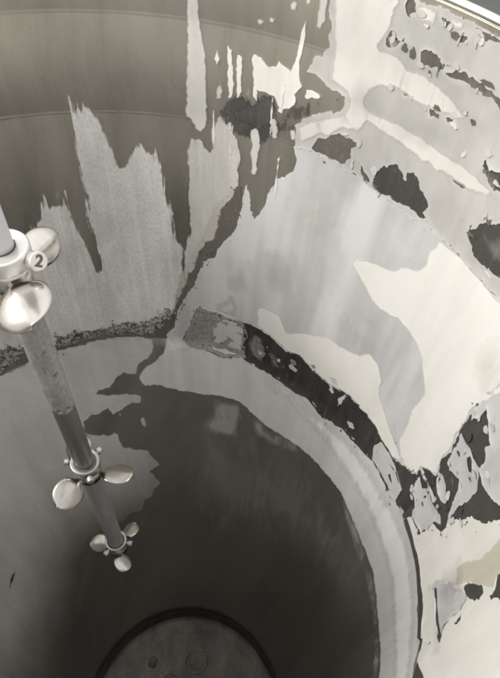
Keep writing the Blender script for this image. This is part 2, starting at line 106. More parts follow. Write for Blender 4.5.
"wash_big":[[[91.56,2.8809],[81.25,2.8715],[70.52,2.8846],[60.93,2.8498],[50.36,2.8555],[40.98,2.8563],[33.19,2.8587],[26.03,2.8427],[17.27,2.8302],[9.93,2.8038],[14.17,2.6815],[30.18,2.5523],[50.95,2.4732],[70.78,2.4324],[86.88,2.469],[94.59,2.6005],[94.67,2.7576]]]
}

# ------------------------------------------------------------------ materials
def new_mat(name):
    mt = bpy.data.materials.new(name); mt.use_nodes = True
    nt = mt.node_tree; return mt, nt, nt.nodes['Principled BSDF']
def N(nt, kind, **kw):
    n = nt.nodes.new(kind)
    for k, v in kw.items():
        if k in n.inputs: n.inputs[k].default_value = v
        else: setattr(n, k, v)
    return n
def coords(nt, sx, sy, sz=1):
    """wall coordinates in metres (arc length, height)"""
    t = N(nt, 'ShaderNodeUVMap'); mp = N(nt, 'ShaderNodeMapping'); mp.inputs['Scale'].default_value = (sx, sy, sz)
    nt.links.new(t.outputs[0], mp.inputs[0]); return mp.outputs[0]
def noise_tex(nt, vec, scale, detail=4, rough=.55, dist=0):
    n = N(nt, 'ShaderNodeTexNoise'); n.inputs['Scale'].default_value = scale; n.inputs['Detail'].default_value = detail
    n.inputs['Roughness'].default_value = rough; n.inputs['Distortion'].default_value = dist
    nt.links.new(vec, n.inputs['Vector']); return n.outputs[0]
def remap(nt, v, a, b, c=0., d=1.):
    n = N(nt, 'ShaderNodeMapRange'); nt.links.new(v, n.inputs[0])
    for i, x in enumerate((a, b, c, d)): n.inputs[i + 1].default_value = x
    return n.outputs[0]
def mixc(nt, f, a, b):
    n = N(nt, 'ShaderNodeMix', data_type='RGBA')
    nt.links.new(f, n.inputs[0])
    for s, i in ((a, 6), (b, 7)):
        if hasattr(s, 'default_value') or hasattr(s, 'is_linked'): nt.links.new(s, n.inputs[i])
        else: n.inputs[i].default_value = (*s, 1)
    return n.outputs[2]
def math_n(nt, op, a, b):
    n = N(nt, 'ShaderNodeMath', operation=op)
    for i, s in enumerate((a, b)):
        if isinstance(s, (int, float)): n.inputs[i].default_value = s
        else: nt.links.new(s, n.inputs[i])
    return n.outputs[0]
def bump(nt, bs, h, strength, dist):
    b = N(nt, 'ShaderNodeBump'); b.inputs['Strength'].default_value = strength; b.inputs['Distance'].default_value = dist
    nt.links.new(h, b.inputs['Height']); nt.links.new(b.outputs[0], bs.inputs['Normal'])

def residue(name, c1, c2, c3=None, rough=.5, streak=1., grain=0., speck=None, speck_amt=.62, bumpd=.0006, spec=.4,
            feather=0., fdir=.12, edge=.5, hole=0., smear=.5, fscale=110, thin=None, soft=0., sheen_runs=0., hdir=.5, amax=1.):
    """dried film: cloudy tone c1-c2, vertical streaks, fine grain, optional specks; the film thins out (alpha) and
    is chalky along its torn edge, whose distance in metres is stored on the mesh as 'edge'"""
    mt, nt, bs = new_mat(name)
    broad = noise_tex(nt, coords(nt, 1, .6), 3.2, 3, .5, .8)
    cloud = noise_tex(nt, coords(nt, 1, .7), 14, 6, .62, .8)
    strk = noise_tex(nt, coords(nt, 1, .05), 60, 5, .68)
    wide = noise_tex(nt, coords(nt, 1, .10), 16, 4, .6)
    fine = noise_tex(nt, coords(nt, 1, .6), 190, 5, .7)
    f = remap(nt, math_n(nt, 'ADD', math_n(nt, 'MULTIPLY', broad, .55), math_n(nt, 'MULTIPLY', cloud, .45)), .36, .64)
    c = mixc(nt, f, c1, c2)
    c3 = c3 or tuple(min(1, x * 1.16) for x in c2)
    c = mixc(nt, remap(nt, strk, .46, .78, 0, .8 * streak), c, c3)
    c = mixc(nt, remap(nt, wide, .5, .8, 0, smear), c, tuple(x * .74 for x in c1))
    if sheen_runs:   # broad vertical bands: dried paint, and glossy reflection columns painted into the main film
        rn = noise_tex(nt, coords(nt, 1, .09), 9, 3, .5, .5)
        c = mixc(nt, remap(nt, rn, .44, .62, 0, sheen_runs), c, c3)
        rn2 = noise_tex(nt, coords(nt, 1, .13, 1), 13, 2, .5, .3)
        c = mixc(nt, remap(nt, rn2, .54, .70, 0, sheen_runs * .6), c, tuple(x * .80 for x in c1))
    if grain:
        c = mixc(nt, remap(nt, fine, .42, .7, 0, grain), c, tuple(x * .62 for x in c1))
    if speck:
        sp = noise_tex(nt, coords(nt, 1, 1), 95, 6, .72, .8)
        c = mixc(nt, remap(nt, sp, speck_amt - .05, speck_amt + .03), c, speck)
    at = N(nt, 'ShaderNodeAttribute'); at.attribute_name = 'edge'; ed = at.outputs['Fac']
    if edge:   # chalky, lighter rim of varying width
        en = math_n(nt, 'ADD', ed, remap(nt, cloud, .3, .7, -.004, .009))
        c = mixc(nt, remap(nt, en, .0005, .0075, .6 * edge, 0), c, tuple(min(.85, x * 1.18 + .03) for x in c2))
    nt.links.new(c, bs.inputs['Base Color'])
    if feather:
        fn = noise_tex(nt, coords(nt, 1, fdir), fscale, 6, .72, .2)
        thr = remap(nt, fn, .34, .68, 0, feather)
        sub = math_n(nt, 'SUBTRACT', ed, thr)
        a = remap(nt, sub, -.0004, .0022)
        if thin:   # below a certain height the film thins out to nothing over a wide margin
            sx = N(nt, 'ShaderNodeSeparateXYZ'); nt.links.new(coords(nt, 1, 1), sx.inputs[0])
            k = remap(nt, sx.outputs[1], thin[0], thin[1], 1, 0)
            sft = remap(nt, math_n(nt, 'ADD', ed, remap(nt, broad, .3, .7, -.05, .03)), 0, .30)
            mx = N(nt, 'ShaderNodeMix'); nt.links.new(k, mx.inputs[0]); nt.links.new(a, mx.inputs[2]); nt.links.new(sft, mx.inputs[3]); a = mx.outputs[0]
        if hole:
            hn = noise_tex(nt, coords(nt, 1, hdir), 60, 6, .75, .5)
            a = math_n(nt, 'MULTIPLY', a, remap(nt, hn, .62 - hole * .3, .58 - hole * .3))
        nt.links.new(a, bs.inputs['Alpha'])
    if soft:   # film that fades out towards its edge
        nt.links.new(remap(nt, math_n(nt, 'ADD', ed, remap(nt, math_n(nt, 'ADD', math_n(nt, 'MULTIPLY', cloud, .6), math_n(nt, 'MULTIPLY', strk, .4)), .3, .7, -soft * .6, soft * .35)), 0, soft, 0, amax), bs.inputs['Alpha'])
    bs.inputs['Roughness'].default_value = rough
    nt.links.new(remap(nt, cloud, .3, .7, rough - .08, rough + .12), bs.inputs['Roughness'])
    bs.inputs['Specular IOR Level'].default_value = spec
    hgt = math_n(nt, 'ADD', math_n(nt, 'MULTIPLY', cloud, 1.0), math_n(nt, 'MULTIPLY', fine, .25 + grain))
    bump(nt, bs, hgt, .5, bumpd)
    return mt

def steel(name, base, rough, metal=1., smear=.25, film=None, film_amt=.0):
    mt, nt, bs = new_mat(name)
    hb = noise_tex(nt, coords(nt, .05, 1), 420, 3, .6)
    cl = noise_tex(nt, coords(nt, 1, .35), 5, 5, .6, .5)
    vs_ = noise_tex(nt, coords(nt, 1, .04), 38, 5, .65); sc_ = noise_tex(nt, coords(nt, 1, .02), 260, 2, .5)
    c = mixc(nt, remap(nt, cl, .3, .7), tuple(x * (1 - smear) for x in base), tuple(min(1, x * (1 + smear)) for x in base))
    c = mixc(nt, remap(nt, vs_, .45, .75, 0, .35), c, tuple(min(1, x * 1.25) for x in base))
    c = mixc(nt, remap(nt, vs_, .45, .28, 0, .4), c, tuple(x * .72 for x in base))
    c = mixc(nt, remap(nt, sc_, .70, .78, 0, .3), c, tuple(min(1, x * 1.5) for x in base))
    nt.links.new(c, bs.inputs['Base Color'])
    bs.inputs['Metallic'].default_value = metal
    nt.links.new(remap(nt, cl, .3, .7, rough - .06, rough + .1), bs.inputs['Roughness'])
    bump(nt, bs, hb, .12, .0003)
    return mt

MAT = {
 'steel':   steel('brushed_steel_wall', (.66, .63, .56), .27, .88, .14),
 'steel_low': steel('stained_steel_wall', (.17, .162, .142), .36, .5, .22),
 'seam':    steel('weld_steel', (.22, .205, .18), .6, .5),
 'rim':     steel('polished_rim_steel', (.86, .85, .83), .25, 1, .05),
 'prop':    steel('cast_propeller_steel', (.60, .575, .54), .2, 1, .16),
 'collar':  steel('machined_collar_shaded', (.36, .355, .34), .34, .8, .08),  # darker copy of the top collar's steel, weaker light lower down painted in
 'collar_lit': steel('lit_collar_steel', (.80, .79, .77), .3, .7, .06),  # lit copy: lamp light on the top collar put into the colour
 'prop_shaded': steel('dull_shaded_propeller_steel', (.36, .345, .32), .24, 1, .25),  # darker copy of prop: dirt, plus the dimmer light lower down painted in
 'shaft':   steel('stained_shaft_steel', (.20, .195, .185), .36, .8, .2),
 'shaft_coat': residue('shaft_residue', (.15, .147, .14), (.34, .335, .325), grain=.6, streak=.6, smear=.7, speck=(.07, .068, .06), speck_amt=.63, edge=0),
 'shaft_pale': residue('pale_shaft_residue', (.52, .51, .53), (.60, .59, .60), grain=.1, streak=.6, edge=0),
 'shaft_dark': residue('dark_shaft_residue', (.12, .12, .12), (.20, .20, .20), grain=.4, streak=.4, edge=0),
 'grey_rough': residue('rough_grey_residue', (.50, .49, .485), (.80, .79, .78), grain=.42, streak=.9, rough=.6, bumpd=.0012, feather=.014, fdir=.07, edge=.5, sheen_runs=.5, fscale=110),
 'grey_pale': residue('pale_streaked_residue', (.50, .495, .48), (.64, .63, .61), grain=.25, streak=1., feather=.006, fdir=.08, edge=.3),
 'dab':     residue('pale_dabs', (.56, .555, .54), (.68, .67, .65), grain=.2, streak=.8, feather=.0012, fdir=.2),
 'sliver':  residue('grey_slivers', (.42, .41, .40), (.56, .55, .54), grain=.4, feather=.0012, fdir=.2),
 'white':   residue('white_residue', (.74, .73, .69), (.80, .79, .76), streak=.4, grain=.06),
 'main':    residue('smooth_blue_grey_film', (.46, .467, .468), (.60, .607, .608), (.69, .696, .70), streak=.4, rough=.32, spec=.5, smear=.2, sheen_runs=.8),  # lighter banding paints in its soft glossy reflections
 'cream':   residue('cream_film', (.765, .755, .725), (.81, .805, .78), (.83, .825, .80), streak=.2, rough=.34, smear=.35, soft=.004, edge=.2),
 'cream_dim': residue('thin_cream_film', (.60, .58, .52), (.68, .66, .60), streak=.4, rough=.42, soft=.014, edge=0),
 'upper':   residue('mottled_grey_film', (.42, .415, .405), (.58, .575, .56), (.66, .655, .64), streak=.25, rough=.46, smear=.4),
 'white_band': residue('ivory_film', (.62, .61, .58), (.74, .73, .70), streak=.4, rough=.45, smear=.1, soft=.005, edge=.2),
 'lower':   residue('lower_grey_film', (.46, .465, .46), (.56, .565, .56), (.64, .645, .64), streak=.5, rough=.4, feather=.004, fdir=.2, sheen_runs=.35),
 'lower_band': residue('lower_pale_film', (.58, .585, .575), (.68, .685, .675), streak=.3, rough=.4, soft=.03, edge=0, sheen_runs=.3),
 'left':    residue('lower_left_film', (.40, .40, .38), (.52, .515, .49), (.54, .53, .50), streak=.4, grain=.3, rough=.5, feather=.003, fdir=.5, thin=(2.45, 2.75)),
 'wash':    residue('thin_grey_wash', (.22, .217, .207), (.31, .305, .29), streak=.6, soft=.016, edge=0),
 'wash_thin': residue('brown_film_falloff', (.24, .226, .20), (.30, .285, .255), streak=.4, soft=.16, edge=0, amax=.5),
 'chip':    residue('pale_grey_chip', (.53, .525, .53), (.63, .625, .63), streak=.3, rough=.4),
 'beige':   residue('beige_film', (.55, .53, .44), (.60, .575, .49), streak=.2, rough=.45),
 'dark':    residue('black_underlayer', (.06, .058, .052), (.085, .082, .074), (.11, .107, .10), streak=.7, grain=.4, rough=.5, spec=.35, edge=0, speck=(.14, .136, .125), speck_amt=.66),
 'brown':   residue('brown_grey_underlayer', (.12, .112, .098), (.17, .16, .14), streak=.7, grain=.4, rough=.5, edge=0, speck=(.24, .23, .21), speck_amt=.67),
 'band':    residue('black_tar_sump_shade', (.026, .026, .024), (.062, .061, .058), (.14, .138, .134), streak=.6, grain=.3, rough=.38, bumpd=.003, speck=(.16, .157, .15), speck_amt=.665, edge=.15),
 'box':     residue('mottled_box_residue', (.24, .237, .23), (.40, .395, .385), streak=.2, grain=.5, speck=(.05, .05, .045), speck_amt=.60),
 'smudge':  residue('grey_smudge', (.16, .158, .152), (.34, .335, .325), streak=.4, grain=.6, soft=.008, edge=0),
 'veil_grey': residue('thin_grey_veil', (.40, .395, .39), (.50, .495, .485), streak=.5, soft=.04, edge=0, amax=.45),
 'veil_pale': residue('thin_pale_veil', (.68, .67, .645), (.74, .73, .71), streak=.4, soft=.04, edge=0, amax=.5),
 'soot':    residue('soot_residue', (.055, .053, .048), (.13, .126, .118), streak=.6, grain=.5, speck=(.30, .29, .28), speck_amt=.68, bumpd=.0003, feather=.012, fdir=.2, edge=0),
 'crust':   residue('crusty_residue', (.32, .316, .307), (.52, .513, .50), streak=.1, grain=.6, speck=(.035, .034, .03), speck_amt=.525, rough=.7, bumpd=.002, feather=.026, fdir=.8, edge=0, hole=.12, fscale=50),
 'bottom':  residue('bottom_plate_grime', (.035, .032, .028), (.26, .235, .20), (.28, .26, .23), streak=.1, grain=.5, rough=.4, edge=0, smear=.8, speck=(.34, .32, .29), speck_amt=.68, bumpd=.004),
 'floor':   residue('workshop_floor', (.10, .10, .10), (.13, .13, .13), streak=0, rough=.7, edge=0),
 'ink':     residue('stamped_mark', (.10, .085, .06), (.14, .12, .09), streak=0, edge=0),
}

# ------------------------------------------------------------------ the inner surface: a cylinder, then an eccentric hopper bottom
Z_BOT, R_BOT, C_BOT = 2.1186, .300, (.10739, -.17349)
def bulge(z):   # the rolled plates belly slightly between the welds
    if z > Z_SEAM1: return -.0022 * math.sin((z - Z_SEAM1) / (Z_RIM - Z_SEAM1) * math.pi)
    if z > Z_SEAM2: return -.0042 * math.sin((z - Z_SEAM2) / (Z_SEAM1 - Z_SEAM2) * math.pi)
    return 0.
def surf(z):
    if z > Z_SEAM2: return 0., 0., R + bulge(z)
    t = max(0., (Z_RING - z) / (Z_RING - Z_BOT)); return C_BOT[0] * t, C_BOT[1] * t, R + (R_BOT - R) * t
# ------------------------------------------------------------------ mesh helpers
def link(name, me, mat, parent=None, label=None, smooth=True):
    me.name = name
    if smooth:
        for p in me.polygons: p.use_smooth = True
    if mat and not me.materials: me.materials.append(MAT[mat])
    o = bpy.data.objects.new(name, me); col.objects.link(o); o.parent = parent
    if label: o['label'] = label
    return o
def empty(name, loc, label, cat):
    o = bpy.data.objects.new(name, None); o.empty_display_size = .05; col.objects.link(o); o.location = loc
    o['label'] = label; o['category'] = cat; return o

def lathe(name, prof, mat, parent, seg=192, closed=False, center=(0, 0), label=None, wob=None):
    """revolve (radius, z) points about the vertical through center; UV in metres"""
    n = len(prof); vs = []; fs = []
    for j in range(seg):
        a = 2 * math.pi * j / seg
        for r, z in prof:
            if wob: r = r + wob(a, z)
            cx, cy = (center(z) if callable(center) else center)
            vs.append((cx + r * math.cos(a), cy + r * math.sin(a), z))
    uvs = []
    for j in range(seg):
        k = (j + 1) % seg
        for i in range(n if closed else n - 1):
            i2 = (i + 1) % n
            fs.append((j * n + i, k * n + i, k * n + i2, j * n + i2))
            ra = max(abs(prof[i][0]), .02)
            zz = [0]
            a0, a1 = ra * 2 * math.pi * j / seg, ra * 2 * math.pi * (j + 1) / seg
            s0 = prof[i][1] + prof[i][0]; s1 = prof[i2][1] + prof[i2][0]
            uvs += [(a0, s0), (a1, s0), (a1, s1), (a0, s1)]
    me = bpy.data.meshes.new(name); me.from_pydata(vs, [], fs)
    ul = me.uv_layers.new(name='UVMap'); ul.data.foreach_set('uv', np.array(uvs, dtype=np.float32).ravel())
    return link(name, me, mat, parent, label)

def ragged(poly, step, amp, seed):
    """fractal outline through the given points (u, v in metres)"""
    out = []; n = len(poly)
    for i in range(n):
        a = Vector(poly[i]); b = Vector(poly[(i + 1) % n]); L = (b - a).length
        k = max(1, int(L / step)); nx = Vector((-(b - a).y, (b - a).x)); nx = nx / max(L, 1e-6)
        for j in range(k):
            p = a + (b - a) * (j / k)
            q = Vector((p.x * 1, p.y, seed * 3.7))
            d = noise.noise(q * 28 + Vector((3, 1, 0))) * 1.1 + noise.noise(q * 70) * 1.0 + noise.noise(q * 160) * .7 + noise.noise(q * 340) * .5
            e = noise.noise(q * 150 + Vector((9, 9, 0))) * .6 + noise.noise(q * 340 + Vector((5, 2, 0))) * .4
            w_ = min(1.0, L / .012 + .35)
            out.append((p.x + (nx.x * d + nx.y * e * .5) * amp * w_, p.y + (nx.y * d - nx.x * e * .5) * amp * w_))
    return out
def inside(pts, loops):
    """even-odd test of an (n,2) array against several closed loops"""
    res = np.zeros(len(pts), bool); x = pts[:, 0][:, None]; y = pts[:, 1][:, None]
    for lp in loops:
        L = np.array(lp); x1, y1 = L[:, 0], L[:, 1]; x2, y2 = np.roll(x1, -1), np.roll(y1, -1)
        dy = np.where(y2 == y1, 1e-12, y2 - y1)
        for s in range(0, len(pts), 4000):
            xx, yy = x[s:s + 4000], y[s:s + 4000]
            c = ((y1 > yy) != (y2 > yy)) & (xx < (x2 - x1) * (yy - y1) / dy + x1)
            res[s:s + 4000] ^= (c.sum(1) % 2).astype(bool)
    return res
SEED = [0]
def sheet(name, loops, mat, parent, off, thick=.0003, step=.0045, amp=.0022, curl=.0012, grid=.022, rough=0., label=None, zmax=3.946):
    """a thin curved layer on the inside of the wall, with a ragged, slightly lifted edge and holes"""
    SEED[0] += 1; sd = SEED[0]; off *= .42; curl *= .45
    L2 = []
    for lp in loops:
        q = [(math.radians(a) * R, min(z, zmax)) for a, z in lp]
        L2.append(ragged(q, step, amp, sd))
    vin = []; edges = []
    for lp in L2:
        b = len(vin); n = len(lp)
        vin += [Vector(p) for p in lp]; edges += [(b + i, b + (i + 1) % n) for i in range(n)]
    nb = len(vin)
    B = np.array([tuple(v) for v in vin])
    # inner points: a ring just inside the edge and a jittered grid
    ins = []
    for lp in L2:
        n = len(lp)
        for i in range(0, n, 2):
            a = Vector(lp[i - 2]); b = Vector(lp[(i + 2) % n]); t = b - a
            if t.length < 1e-6: continue
            t.normalize(); p = Vector(lp[i])
            for s in (1, -1): ins.append((p.x - t.y * .006 * s, p.y + t.x * .006 * s))
    lo, hi = B.min(0), B.max(0); rnd = random.Random(sd)
    gx = np.arange(lo[0], hi[0], grid); gy = np.arange(lo[1], hi[1], grid)
    for i, xx in enumerate(gx):
        for yy in gy: ins.append((xx + rnd.uniform(-.3, .3) * grid, yy + rnd.uniform(-.3, .3) * grid))
    ins = np.array(ins)
    ins = ins[inside(ins, L2)]
    if len(ins):
        dmin = np.concatenate([np.sqrt(((ins[s:s + 2000, None, :] - B[None]) ** 2).sum(2)).min(1) for s in range(0, len(ins), 2000)])
        ins = ins[dmin > .0038]
        vin += [Vector((float(a), float(b))) for a, b in ins]
    ov, oe, of, orv, ore, orf = geometry.delaunay_2d_cdt(vin, edges, [], 0, 1e-6)
    V = np.array([tuple(v) for v in ov]); F = np.array([f for f in of if len(f) == 3])
    F = F[inside(V[F].mean(1), L2)]
    cnt = {}
    for f in F:
        for i in range(3):
            e = (int(f[i]), int(f[(i + 1) % 3])); cnt[tuple(sorted(e))] = cnt.get(tuple(sorted(e)), 0) + 1
    bed = []
    for f in F:
        for i in range(3):
            e = (int(f[i]), int(f[(i + 1) % 3]))
            if cnt[tuple(sorted(e))] == 1: bed.append(e)
    bset = {v for e in bed for v in e}
    def pos(u, v, h):
        a = u / R; x, y, r = surf(v); r -= h; return (x + r * math.cos(a), y + r * math.sin(a), v)
    vs = []; uv = []
    hh = []
    for i, (u, v) in enumerate(V):
        q = Vector((u, v, sd * 1.3))
        h = off + thick + .0002 * (noise.noise(q * 22) + .6)
        if rough: h += rough * max(0, noise.noise(q * 70) + .8 * noise.noise(q * 160) + .1)
        if i in bset: h += curl * max(0., noise.noise(q * 35) + .25)
        hh.append(h); vs.append(pos(u, v, h)); uv.append((u, v))
    fs = [tuple(int(x) for x in f) for f in F]
    dup = {}
    for i in bset:
        dup[i] = len(vs); u, v = V[i]; vs.append(pos(u, v, hh[i])); uv.append((u, v))
        vs.append(pos(u, v, max(-.001, hh[i] - thick - (.0003 if hh[i] - off - thick > .0008 else .0010)))); uv.append((u, v))
    for a, b in bed: fs.append((b, a, dup[a] + 1, dup[b] + 1)) if False else fs.append((dup[b], dup[a], dup[a] + 1, dup[b] + 1))
    # (u,v) triangles wound counter-clockwise face outwards; turn them to the axis
    fs = [tuple(reversed(f)) for f in fs]
    me = bpy.data.meshes.new(name); me.from_pydata(vs, [], fs)
    ul = me.uv_layers.new(name='UVMap')
    idx = np.zeros(len(me.loops), dtype=np.int32); me.loops.foreach_get('vertex_index', idx)
    ul.data.foreach_set('uv', np.array(uv, dtype=np.float32)[idx].ravel())
    BB = np.array([vs2 for vs2 in (tuple(V[i]) for i in sorted(bset))])
    dist = np.concatenate([np.sqrt(((V[s:s + 1500, None, :] - BB[None]) ** 2).sum(2)).min(1) for s in range(0, len(V), 1500)])
    ea = me.attributes.new('edge', 'FLOAT', 'POINT')
    ea.data.foreach_set('value', np.concatenate([dist, np.zeros(len(vs) - len(V))]).astype(np.float32))
    o = link(name, me, mat, parent, label)
    nt = len(F)
    for p in me.polygons:
        if p.index >= nt: p.use_smooth = False
    return o

# ------------------------------------------------------------------ the floor outside the tank
def disc_ring(name, r0, r1, z, mat, parent=None, seg=96): return lathe(name, [(r0, z), (r1, z)], mat, parent, seg)
fl = disc_ring('ground', .0, 25, 2.0, 'floor'); fl['kind'] = 'structure'

# ------------------------------------------------------------------ the tank
tank = empty('mixing_tank', (0, 0, 0), 'tall round steel mixing tank with pale paint residue peeling off its inner wall', 'tank')
TH = .006
def wob(a, z):  # slightly out-of-round plate
    return 0.0012 * math.sin(3 * a + z * 2) + .0008 * math.sin(5 * a - z * 3)
def course(z0, z1, mat, label):
    n = 40; e = .0004
    ts = [0, e / (z1 - z0)] + [i / n for i in range(1, n)] + [1 - e / (z1 - z0), 1]
    pin = [(R + .0006 + bulge(z0 + (z1 - z0) * t), z0 + (z1 - z0) * t) for t in ts]
    ro = R + TH + .004
    prof = pin + [(pin[-1][0] + e, z1), (ro - e, z1), (ro, z1), (ro, z1 - e), (ro, z0 + e), (ro, z0), (ro - e, z0), (pin[0][0] + e, z0)]
    return lathe('shell_course', prof, mat, tank, 256, True, label=label)
course(Z_SEAM1 + .0001, Z_RIM, 'steel', 'top course of bare brushed steel below the rim')
course(Z_SEAM2 + .0001, Z_SEAM1 - .0001, 'steel', 'second course of bare brushed steel between the welds')
course(Z_RING - .002, Z_SEAM2 - .0001, 'steel', 'middle course of steel under the thick residue')
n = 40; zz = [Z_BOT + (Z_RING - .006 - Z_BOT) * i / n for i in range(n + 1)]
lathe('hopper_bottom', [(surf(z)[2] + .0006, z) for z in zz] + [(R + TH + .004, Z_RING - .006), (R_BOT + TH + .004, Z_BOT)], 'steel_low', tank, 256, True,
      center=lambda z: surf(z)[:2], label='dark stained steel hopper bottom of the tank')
for z, w_, hb, mt in ((Z_SEAM1, .006, .0003, 'steel'), (Z_SEAM2, .004, .0002, 'steel'), (Z_RING - .004, .003, .0006, 'seam')):
    prof = [(R + .0012, z - w_ * 1.15)] + [(R + .0006 - hb * math.cos(s * math.pi / 2), z + w_ * s) for s in (-1, -.7, -.35, 0, .35, .7, 1)] + [(R + .0012, z + w_ * 1.15)]
    lathe('weld_seam', prof, mt, tank, 256, wob=lambda a, z: .00012 * noise.noise(Vector((math.cos(a) * 25, math.sin(a) * 25, z * 20))))
rp = [(R + .0058 + .0062 * math.cos(t), Z_RIM + .0045 + .0055 * math.sin(t)) for t in [2 * math.pi * i / 20 for i in range(20)]]
lathe('rim_lip', rp, 'rim', tank, 256, True, label='bright rolled steel lip around the opening')
# bottom: recessed ring and a raised round plate with bosses
CB2 = C_BOT
zs = Z_BOT - .07
lathe('sump_wall', [(R_BOT + .0015, Z_BOT), (R_BOT + .0010, Z_BOT - .004), (R_BOT - .006, zs), (R_BOT + TH, zs), (R_BOT + TH, Z_BOT)], 'band', tank, 160, True, center=CB2, label='upright wall of the sump, its shadow painted in as a dark colour')  # tar-black colour paints the shadow crescent on the far side
def plate_h(x, y): return zs + .012 + .004 * noise.noise(Vector((x * 14, y * 14, 2))) + .0022 * noise.noise(Vector((x * 45, y * 45, 7)))
bm = bmesh.new(); seg = 96; nr = 34; rows = []
for i in range(nr + 1):
    r = (R_BOT - .0065) * i / nr
    rows.append([bm.verts.new((CB2[0] + r * math.cos(2 * math.pi * k / seg), CB2[1] + r * math.sin(2 * math.pi * k / seg), plate_h(CB2[0] + r * math.cos(2 * math.pi * k / seg), CB2[1] + r * math.sin(2 * math.pi * k / seg)) - (.003 if i == nr else 0))) for k in range(seg)] if i else [bm.verts.new((CB2[0], CB2[1], plate_h(*CB2)))])
for k in range(seg): bm.faces.new((rows[0][0], rows[1][k], rows[1][(k + 1) % seg]))
for a, c in zip(rows[1:], rows[2:]):
    for k in range(seg): bm.faces.new((a[k], c[k], c[(k + 1) % seg], a[(k + 1) % seg]))
uvl = bm.loops.layers.uv.new('UVMap')
for f in bm.faces:
    for l in f.loops: l[uvl].uv = (l.vert.co.x, l.vert.co.y)
me = bpy.data.meshes.new('bottom_plate'); bm.to_mesh(me); bm.free()
link('bottom_plate', me, 'bottom', tank, 'grimy uneven round plate at the bottom of the tank')
def boss(x, y, r):
    z0 = plate_h(x, y) - .004
    prof = [(r * 1.1, z0), (r, z0 + .005), (r * .9, z0 + .0075), (r * .74, z0 + .0075), (r * .6, z0 + .005), (r * .3, z0 + .004), (.0, z0 + .0045)]
    lathe('boss_ring', prof, 'bottom', tank, 48, center=(x, y), wob=lambda a, z: .004 * noise.noise(Vector((math.cos(a) * 1.4 + x * 9, math.sin(a) * 1.4, z * 40))))

# residue, from the wall inwards
P = POLYS
def S(key, name, mat, off, label=None, **kw): return sheet(name, P[key], mat, tank, off, label=label, **kw)
S('leftcoat', 'residue_film', 'left', .0004, 'dull grey film with a torn edge on the lower left wall', amp=.004, step=.006, curl=.001)
S('lowercoat', 'residue_film', 'lower', .0004, 'smooth grey band of film just below the ring seam', amp=.003, step=.006)
S('lowerband', 'residue_film', 'lower_band', .0018, 'paler inner strip on the lower grey band', amp=.0025, curl=0)
S('wash_big', 'residue_light_wash', 'wash_thin', .0002, 'faint brownish film, painting the brighter upper part of the dark hopper', curl=0)  # thin film that also paints the light falloff down the hopper
for k in ('wash_reflection', 'wash2', 'wash3'): S(k, 'residue_light_wash', 'wash', .0003, 'faint grey film and painted-in reflection on the dark lower wall', curl=0)  # the first paints in a pale reflection column, the others are film
for k in ('island1', 'island2'): S(k, 'residue_fleck', 'left', .0005)
S('slit1', 'dark_nick', 'dark', .0024, curl=0)
S('upper_under', 'bare_patch', 'brown', .0003, 'brown-grey underlayer showing through holes in the upper film', curl=0)
for hi in (2, 3, 4, 6):     # the lower holes go down to the black underlayer
    lp = P['upper'][hi]; ca = sum(q[0] for q in lp) / len(lp); cz = sum(q[1] for q in lp) / len(lp)
    sheet('bare_patch', [[(ca + (a - ca) * 1.12 - .35, cz + (z - cz) * 1.12 + .002) for a, z in lp]], 'dark', tank, .0010, amp=.004, step=.003, curl=0)
S('dark_right', 'bare_patch', 'dark', .0003, 'black underlayer between the torn chips on the right wall', curl=0)
S('white_low_under', 'bare_patch', 'dark', .0004, 'black underlayer beneath the lower white film', curl=0)
S('band', 'tar_band', 'band', .0005, 'black curved band where the film has torn away along the ring seam', rough=.002, amp=.003)
S('spiky', 'residue_film', 'grey_rough', .0006, 'rough grey film rising in jagged spikes on the far wall', amp=.0035, step=.0035, rough=.0006)
S('upper', 'residue_film', 'upper', .0016, 'mottled grey film with dark holes below the rim', amp=.0042, step=.003, curl=.003)
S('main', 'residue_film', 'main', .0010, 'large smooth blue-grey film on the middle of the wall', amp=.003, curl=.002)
S('centre', 'residue_film', 'grey_pale', .0018, 'pale vertically streaked film left of the crack', amp=.0035, step=.0035)
S('cream_edge', 'residue_film', 'cream_dim', .0030, 'cream edging along the diagonal crack', amp=.003)
S('streak', 'residue_streak', 'dab', .0006, 'long pale vertical streak up the bare steel', amp=.0025, step=.0035)
for k in ('dab1', 'dab2', 'dab3', 'dab4', 'dab5', 'dab6', 'dab7', 'dab8', 'dab9', 'topdab', 'tiny', 'drip1', 'drip2', 'drip3', 'drip4'):
    S(k, 'residue_fleck', 'white' if k in ('tiny', 'dab1', 'dab2') else 'dab', .0026 if k.startswith('drip') else .0006, amp=.0022, step=.003)
rs = random.Random(23)
for i in range(26):     # thin vertical runs of paint around the soot
    a = rs.uniform(65, 79); z = rs.uniform(3.57, 3.80); wd = rs.uniform(.12, .4); ln = rs.uniform(.012, .075) * (1.2 if z < 3.7 else .8)
    pl = [(a - wd, z), (a - wd * .4, z + ln * .55), (a, z + ln), (a + wd * .5, z + ln * .4), (a + wd, z), (a + wd * .3, z - ln * .3), (a, z - ln * .6), (a - wd * .5, z - ln * .25)]
    sheet('residue_fleck', [pl], rs.choice(('dab', 'dab', 'white', 'soot')), tank, .0030, amp=.0016, step=.003, curl=.001)
S('soot_two', 'soot_patch', 'soot', .0007, 'dark grimy smear below the white flecks', amp=.004, step=.0035)
S('sootlump', 'soot_patch', 'soot', .0012, 'dark dirty lump among white flecks', rough=.0003, amp=.004, step=.0035)
S('chunk', 'residue_chip', 'white', .0012, 'white chip with a torn lower edge on bare steel', curl=.003)
S('leaf', 'residue_chip', 'white', .0014, 'white leaf-shaped chip ending in a thin upward streak', curl=.003, amp=.0015)
S('topstrip', 'residue_streak', 'dab', .0008)
